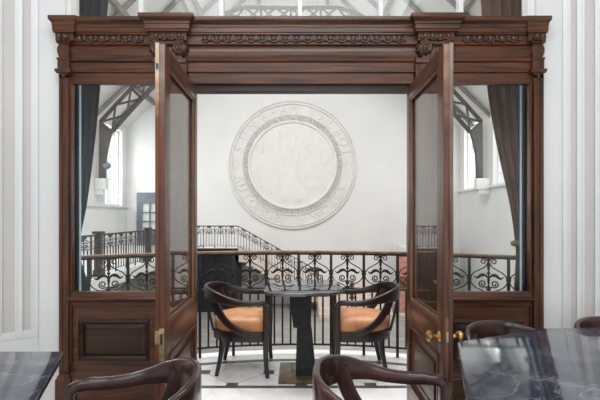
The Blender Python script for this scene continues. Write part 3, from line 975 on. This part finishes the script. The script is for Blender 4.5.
# roof slopes with skylight gaps
sl = (RIDGE - EAVE) / (HXR - HC)
def zroof(x): return RIDGE - abs(x - HC) * sl
for sg, nm in ((-1, 'roof_left'), (1, 'roof_right')):
    w = MB()
    def band(d0, d1, y0, y1):
        xa, xb = HC + sg * d0, HC + sg * d1
        yprism(w, [(xa, zroof(xa)), (xb, zroof(xb)), (xb, zroof(xb) + .2), (xa, zroof(xa) + .2)], y0, y1)
    band(3.6, 8.4, 3.2, 19.8); band(0, .5, 3.2, 19.8)
    band(.5, 3.6, 3.2, 3.6); band(.5, 3.6, 11.6, 19.8)
    struct('ceiling_hall_' + nm[5:], w, M['roof'])
    t = MB()
    for d in (1.6, 3.7, 5.4, 6.6):
        xa = HC + sg * d
        t.box(xa - .07, xa + .07, 3.3, 19.5, zroof(xa) - .22, zroof(xa) - .02)
    for y in (13.0, 14.7, 16.5, 18.2):
        for_ = [(HC, RIDGE - .14), (HC + sg * 8.0, zroof(HC + sg * 8.0) - .14)]
        t.tube([(for_[0][0], y, for_[0][1]), (for_[1][0], y, for_[1][1])], .09, 4)
    struct('trim_%d' % (6 if sg < 0 else 7), t, M['purlin'])
# arched lattice truss
AY = 16.5; AS = AY / 410
tr = thing('arched_truss', 'dark lattice steel roof arch spanning the hall, springing from white corbels', 'truss', (HC, AY, HF), world=True)
def A(px, py): return Vector(((px - 297) * AS, AY, EYE + (216 - py) * AS))
inner, outer = [], []
for i in range(-12, 13):
    dx = i / 12 * 179
    inner.append(A(291 + dx, 20 + 112 * (max(0, abs(dx) - 45) / 134) ** 1.405))
for i, p in enumerate(inner):
    q = inner[min(i + 1, 24)] - inner[max(i - 1, 0)]
    q.normalize()
    nv = Vector((-q.z, 0, q.x))
    outer.append(p + nv * (.48 + .14 * abs(i - 12) / 12))
MB().tube(inner, .09, 4).build('bottom_chord', M['steel_grey'], tr)
MB().tube(outer, .085, 4).build('top_chord', M['steel_grey'], tr)
lt = MB()
for i in range(24):
    lt.tube([inner[i], outer[i + 1]], .045, 4); lt.tube([outer[i], inner[i + 1]], .045, 4); 
for i in range(0, 25, 2): lt.tube([inner[i], outer[i]], .05, 4)
lt.build('lattice', M['steel_grey'], tr)
for s in (-1, 1):
    e_ = inner[0] if s < 0 else inner[-1]; o_ = outer[0] if s < 0 else outer[-1]
    l = MB()
    xo = o_.x - s * -.0
    P_ = [(o_.x, o_.z), (e_.x, e_.z)]
    for u in (.25, .5, .75, 1.0):
        P_.append((e_.x + (o_.x - s * .2 - e_.x) * (1 - (1 - u) ** 2), e_.z - u * 1.5))
    P_ += [(o_.x - s * .2, 2.9), (o_.x + s * .02, 2.9)]
    yprism(l, P_, AY - .1, AY + .1)
    l.build('leg', M['steel_grey'], tr, 20)
    cb = MB(); cx_ = o_.x - s * .09
    wx = HXL if s < 0 else HXR
    wx -= s * .01
    xa, xb = sorted((wx, o_.x - s * .26))
    cb.box(xa, xb, AY - .13, AY + .13, 2.45, 2.9, .03)
    xa, xb = sorted((wx, o_.x - s * .14)); cb.box(xa, xb, AY - .1, AY + .1, 2.25, 2.46, .03)
    cb.build('corbel', M['plaster'], tr)
# small dark spotlight on the left truss foot
sp = thing('spotlight', 'small dark spotlight fixed to the left foot of the roof arch', 'lamp', (-7.62, AY - .12, 3.38))
MB().tube([(0, .02, 0), (.05, -.1, 0)], .03, 6).build('bracket', M['greydoor'], sp)
MB().lathe([(.0, -.16), (.06, -.15), (.15, 0), (.07, .12), (0, .14)], 8, (.12, -.16, 0), 'X').build('lamp_head', M['greydoor'], sp)

# back wall door (far left)
d = bpy.data.objects.new('door_1', None); COL.objects.link(d); d['kind'] = 'structure'; d.location = (-6.6, HYB, 0)
f = MB()
f.box(-.98, -.74, -.12, 0, 0, 2.0); f.box(.74, .98, -.12, 0, 0, 2.0); f.box(-.98, .98, -.12, 0, 2.0, 2.5); f.box(-.74, .74, -.1, 0, 0, .7)
for i in range(1, 4): f.box(-.74 + .37 * i - .025, -.74 + .37 * i + .025, -.1, -.04, .7, 2.0)
for z in (1.13, 1.56): f.box(-.74, .74, -.1, -.04, z - .025, z + .025)
f.build('door_frame', M['greydoor'], d)
MB().box(-.74, .74, -.03, -.01, .7, 2.0).build('pane', M['cream'], d)

# gallery on the left, landing, stairs
struct('floor_gallery', MB().box(HXL, -4.45, 3.25, 19.5, -.3, 0), M['cream'])
gr = thing('gallery_railing', 'dark scrolled gallery railing with square newels seen through the left sidelight', 'railing', (-4.55, 11, 0))
railing(gr, lambda s: (-4.55, s), 17, .62, 7.2, .96, .66, .09, 0, False, M['iron_far'], M['iron_far'], rad=.015)
nw = MB().box(-.07, .07, -.07, .07, 0, .98, .01); nw.box(-.105, .105, -.105, .105, .98, 1.04, .015); nw.box(-.09, .09, -.09, .09, 0, .16, .01)
me = nw.mesh('newel', M['iron_far'], 30)
for y in (9.4, 12.5):
    o = link('newel', me, gr); o.location = (0, y - 11, 0)
LY = 17.8
ld = thing('stair_landing', 'black panelled landing block under the far left stair railing', 'landing', (-3.55, 18.65, HF))
MB().box(-.95, 1.0, -.9, .83, -HF - .3, -HF, .01).build('slab', M['plaster'], ld)
pb = MB(); pb.box(-.93, .93, -.8, .8, 0, -HF - .3)
pb.box(-.95, -.75, -.84, -.8, 0, -HF - .3); pb.box(.75, .95, -.84, -.8, 0, -HF - .3); pb.box(-.95, .95, -.84, -.8, -HF - .55, -HF - .3)
pb.build('base', M['blackpaint'], ld)
MB().box(-.97, 1.0, -.94, -.88, -HF - .28, -HF - .01, .01).build('fascia', M['blackpaint'], ld)
struct('floor_landing', MB().box(-4.45, -4.36, 17.75, 19.5, -.3, 0), M['cream'])
lr = thing('landing_railing', 'dark scrolled railing along the far left stair landing', 'railing', (-3.5, LY, 0))
railing(lr, lambda s: (s, LY), 4, .49, -4.55, .96, .62, .09, 0, False, M['iron_far'], M['rail_far'], end=False, rad=.014)
sr = thing('stair_railing', 'sloping scrolled stair railing descending right below the wall medallion', 'railing', (-2.56, LY, 0))
railing(sr, lambda s: (s, LY), 7, .49, -2.56, .96, .62, .09, 0, False, M['iron_far'], M['rail_far'], slope=-.56, rad=.014)
nw = MB().box(-.06, .06, -.06, .06, -.15, .95, .01); nw.sphere((0, 0, 1.02), .09, 10, 8); nw.box(-.08, .08, -.08, .08, .93, .97)
o = nw.build('newel', M['bronze'], sr); o.location = (3.45, 0, -1.93)
st = thing('staircase', 'pale stone staircase descending to the right along the back wall', 'stairs', (0, 18.6, HF))
n = 11
for i in range(n):
    z1 = -(i + 1) * 1.9 / n - HF; xa = -2.535 + i * 3.42 / n
    MB().box(xa, xa + 3.42 / n, -.76, .88, z1 - .45 if z1 > .45 else 0, z1, .008).build('tread', M['stairstone'], st)
MB().box(.89, 3.95, -.76, .88, 0, -1.9 - HF, .008).build('half_landing', M['stairstone'], st)
for i in range(4):
    z1 = -1.9 - HF - (i + 1) * .18
    MB().box(.9, 3.95, -.76 - (i + 1) * .28, -.76 - i * .28, 0, z1, .006).build('tread', M['stairstone'], st)
# right hand landing
ld2 = thing('stair_landing', 'black panelled landing block seen through the right door glass', 'landing', (5.75, 18.65, HF))
MB().box(-1.0, 1.0, -.9, .83, -HF - .3, -HF, .01).build('slab', M['plaster'], ld2)
pb = MB(); pb.box(-.93, .93, -.8, .8, 0, -HF - .3)
pb.box(-.95, -.75, -.84, -.8, 0, -HF - .3); pb.box(.75, .95, -.84, -.8, 0, -HF - .3); pb.box(-.95, .95, -.84, -.8, -HF - .55, -HF - .3)
pb.build('base', M['blackpaint'], ld2)
MB().box(-1.0, 1.0, -.94, -.88, -HF - .16, -HF - .01, .01).build('fascia', M['blackpaint'], ld2)
lr2 = thing('landing_railing', 'dark scrolled railing on the landing seen through the right door glass', 'railing', (5.75, LY, 0))
railing(lr2, lambda s: (s, LY), 4, .49, 4.77, .96, .62, .09, 0, False, M['iron_far'], M['rail_far'], rad=.014)
# terracotta panel with a brown shelf near the right landing, statuette on a plinth
tp = thing('standing_panel', 'terracotta coloured upright panel just left of the right door', 'panel', (4.52, 17.3, HF))
MB().box(-.2, .2, -.06, .06, 0, 2.46, .01).build('board', M['terracotta'], tp)
MB().box(-.22, .22, -.16, .0, 1.15, 1.65, .03).build('carved_shelf', M['bronze'], tp)
MB().box(-.24, .24, -.25, .25, 0, .12, .01).build('foot', M['stairstone'], tp)
fg = thing('statuette', 'small bronze bust on a slim dark stand beyond the railing', 'statue', (2.17, 16.2, HF))
MB().lathe([(.16, 0), (.16, .05), (.05, .08), (.04, .9), (.11, .94), (.11, 1.0)], 12).build('stand', M['iron_far'], fg)
bu = MB()
bu.lathe([(.05, 1.0), (.06, 1.04), (.12, 1.12), (.17, 1.2), (.14, 1.27), (.06, 1.31), (.055, 1.36), (.0, 1.38)], 14)
bu.sphere((0, -.01, 1.45), (.085, .10, .12), 12, 10); bu.sphere((0, -.11, 1.44), (.015, .025, .025)); bu.sphere((0, .02, 1.49), (.095, .10, .10), 12, 8)
bu.build('bust', M['bronze'], fg)

# ------------------------------------------------------------------ curtains
def curtain(label, side, mat, xa_top, xb_top, pts):
    """pts: (z, x_outer, x_inner)"""
    t = thing('curtain', label, 'curtain', (pts[-1][1], 3.42, 0), 0, 'tied back curtains behind the sidelights', True)
    mb = MB(); b = mb.bm
    K = 60
    P = catmull([Vector(p) for p in pts], 10)
    rows = []
    for p in P:
        row = []
        w = abs(p.z - p.y)
        amp = .035 * min(1, .35 + w)
        for k in range(K + 1):
            u = k / K
            x = p.y + (p.z - p.y) * u
            y = 3.42 + amp * math.sin(u * 2 * PI * 6.5 + .5 * math.sin(p.x * 1.3)) + .012 * math.sin(u * 31)
            row.append(Vector((x, y, p.x)))
        rows.append(row)
    V = [[b.verts.new(q) for q in r] for r in rows]
    for r0, r1 in zip(V[:-1], V[1:]):
        for k in range(K): b.faces.new((r0[k], r0[k + 1], r1[k + 1], r1[k]))
    bmesh.ops.recalc_face_normals(b, faces=b.faces[:])
    bmesh.ops.solidify(b, geom=b.faces[:], thickness=.006)
    mb.build('cloth', mat, t, 60)
    return t
cl = curtain('charcoal curtain tied back behind the left sidelight', -1, M['curtain_l'], 0, 0,
        [(3.7, -2.0, -1.54), (3.2, -2.0, -1.575), (2.5, -2.0, -1.635), (2.0, -1.98, -1.68), (1.5, -1.95, -1.745), (1.22, -1.93, -1.80), (1.05, -1.94, -1.80), (.7, -1.98, -1.72), (.05, -2.0, -1.70)])
tb = MB(); tb.tube([(-1.868 + .066 * math.cos(a), 3.42 + .06 * math.sin(a), 1.19) for a in [2 * PI * i / 20 for i in range(20)]], .02, 8, closed=True)
tb.build('tie_back', M['curtain_l'], cl)
cr = curtain('curtain tinted with a brown wood reflection, tied back behind the right sidelight', 1, M['curtain_r'], 0, 0,
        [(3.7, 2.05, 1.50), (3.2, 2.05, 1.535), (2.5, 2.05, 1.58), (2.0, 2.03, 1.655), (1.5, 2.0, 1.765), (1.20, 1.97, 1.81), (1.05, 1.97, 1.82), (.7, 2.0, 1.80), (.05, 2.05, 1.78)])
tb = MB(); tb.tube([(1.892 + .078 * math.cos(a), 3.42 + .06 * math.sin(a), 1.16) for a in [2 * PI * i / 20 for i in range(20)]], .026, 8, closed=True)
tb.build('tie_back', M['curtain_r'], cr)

# ------------------------------------------------------------------ wall medallion
MX, MZ, MR = (292.5 - 297) / 410 * HYB, EYE + (216 - 165) / 410 * HYB, 64.5 / 410 * HYB
md = thing('wall_medallion', 'huge white plaster roundel with raised lettering on the back wall', 'relief', (MX, HYB, MZ))
d = MB()
R = MR
prof = [(R, 0), (R, -.06), (R * .988, -.13), (R * .974, -.13), (R * .968, -.06), (R * .955, -.06), (R * .95, -.12), (R * .937, -.12), (R * .93, -.035),
        (R * .785, -.035), (R * .78, -.10), (R * .77, -.10), (R * .765, -.045), (R * .69, -.045), (R * .685, -.12), (R * .665, -.13), (R * .65, -.10), (R * .645, -.03), (R * .30, -.03), (.0, -.03)]
d.lathe(prof, 128, (0, 0, 0), 'Y')
d.build('disc', M['relief'], md, 30)
wr = MB()
for i in range(150):
    a = 2 * PI * i / 150
    for j, rr in enumerate((.705, .727, .75)):
        aa = a + j * .013 + random.uniform(-.01, .01)
        wr.sphere((R * rr * math.cos(aa), -.055, R * rr * math.sin(aa)), (.035 + random.uniform(-.008, .012), .045, .035 + random.uniform(-.008, .012)), 6, 4)
wr.build('leaf_wreath', M['wreath'], md, 60)
# faint figurative relief in the centre: a plain trailing foliage pattern
rl = MB(); b = rl.bm
NR, NA = 46, 150
rows = []
for i in range(NR + 1):
    rr = R * .64 * i / NR
    row = []
    for k in range(NA):
        a = 2 * PI * k / NA
        x, z = rr * math.cos(a), rr * math.sin(a)
        fx = noise.noise(Vector((x * 2.3, z * .9, 3.1))) + .6 * noise.noise(Vector((x * 5, z * 3.2, 7.7)))
        fall = min(1, (NR - i) / 8)
        h = max(0, fx + .05) * .09 * fall
        row.append(b.verts.new((x, -.028 - h, z)) if i else None)
    rows.append(row)
c0 = b.verts.new((0, -.04, 0))
for k in range(NA): b.faces.new((c0, rows[1][k], rows[1][(k + 1) % NA]))
for i in range(1, NR):
    for k in range(NA): b.faces.new((rows[i][k], rows[i + 1][k], rows[i + 1][(k + 1) % NA], rows[i][(k + 1) % NA]))
bmesh.ops.recalc_face_normals(b, faces=b.faces[:])
rl.build('low_relief', M['relief'], md, 80)
def letter(ch_, ang, inward):
    """ang: degrees clockwise from the top"""
    cu = bpy.data.curves.new('letter', 'FONT'); cu.body = ch_; cu.size = .56; cu.extrude = .018; cu.bevel_depth = .010; cu.bevel_resolution = 1
    cu.align_x = 'CENTER'; cu.align_y = 'CENTER'
    ob = bpy.data.objects.new('letter_curve', cu); COL.objects.link(ob)
    dg = bpy.context.evaluated_depsgraph_get()
    me = bpy.data.meshes.new_from_object(ob.evaluated_get(dg))
    bpy.data.objects.remove(ob); bpy.data.curves.remove(cu)
    me.name = 'letter'; me.materials.clear(); me.materials.append(M['relief'])
    o = link('letter', me, md)
    a = math.radians(ang); rr = R * .857
    o.location = (rr * math.sin(a), -.052, rr * math.cos(a))
    roll = -a if inward else PI - a
    # text lies in XY facing +Z; stand it up facing -Y then roll about Y
    o.rotation_mode = 'QUATERNION'
    o.rotation_quaternion = (Matrix.Rotation(-roll, 3, 'Y') @ Matrix.Rotation(PI / 2, 3, 'X')).to_quaternion()
for ch_, a in zip('SUNBEAM', (-73, -58, -45, -32, -21, -9.5, 2 - 6)): letter(ch_, a + (0 if ch_ != 'M' else 5), True)
for ch_, a in zip('TALBOT', (21, 32, 43, 54, 65, 76)): letter(ch_, a, True)
for ch_, a in zip('AUTOMOBILE', (256, 246, 236, 226, 216, 206.5, 197, 190, 183, 174)): letter(ch_, a, False)
for ch_, a in zip('WORKS', (154, 143, 133, 124, 115)): letter(ch_, a, False)
for a in (-90, 90):
    o = MB(); o.lathe([(.19, 0), (.19, -.03), (.15, -.04), (.12, -.01), (.08, -.01), (.06, -.04), (0, -.045)], 20, (0, 0, 0), 'Y')
    ob = o.build('rosette', M['relief'], md); ob.location = (R * .857 * math.sin(math.radians(a)), -.034, 0)

# ------------------------------------------------------------------ light
wd = bpy.data.worlds.new('world'); S.world = wd; wd.use_nodes = True
bg = wd.node_tree.nodes['Background']
bg.inputs[0].default_value = (.93, .97, 1, 1); bg.inputs[1].default_value = 1.15
def area(name, loc, rot, sx, sy, e, col=(1, 1, 1)):
    l = bpy.data.lights.new(name, 'AREA'); l.shape = 'RECTANGLE'; l.size = sx; l.size_y = sy; l.energy = e; l.color = col
    o = bpy.data.objects.new(name, l); COL.objects.link(o); o.location = loc; o.rotation_euler = rot
    return o
ra = math.atan(sl)
for sg in (-1, 1):
    xm = HC + sg * 2.05
    area('skylight', (xm, 7.6, zroof(xm) + .3), (0, sg * ra, 0), 3.6, 7.8, 920, (1, 1, 1))
for a, b_ in XW:
    area('window_daylight', ((a + b_) / 2, -4.1, 2.1), (PI / 2, 0, 0), 1.5, 3.0, 34, (.97, .985, 1))
area('added_overhead_light', (0, .6, 4.35), (0, 0, 0), 3.1, 2.3, 102, (.98, .99, 1))  # added lamp in the ceiling opening, lights the screen from above
for x_, rz_, e_, zz in ((HXL - .36, -PI / 2, 120, 3.55), (HXR + .36, PI / 2, 90, 4.15)):
    for yy in (14.9, 18.15):
        area('side_window_daylight', (x_, yy, zz), (PI / 2, 0, rz_), 1.6, 3.0, e_, (1, 1, 1))
S.view_settings.view_transform = 'Standard'
S.view_settings.look = 'None'
S.view_settings.gamma = 1
S.view_settings.use_curve_mapping = False
S.view_settings.exposure = 0.0
for o in bpy.data.objects:
    if '_world' in o.keys(): del o['_world']
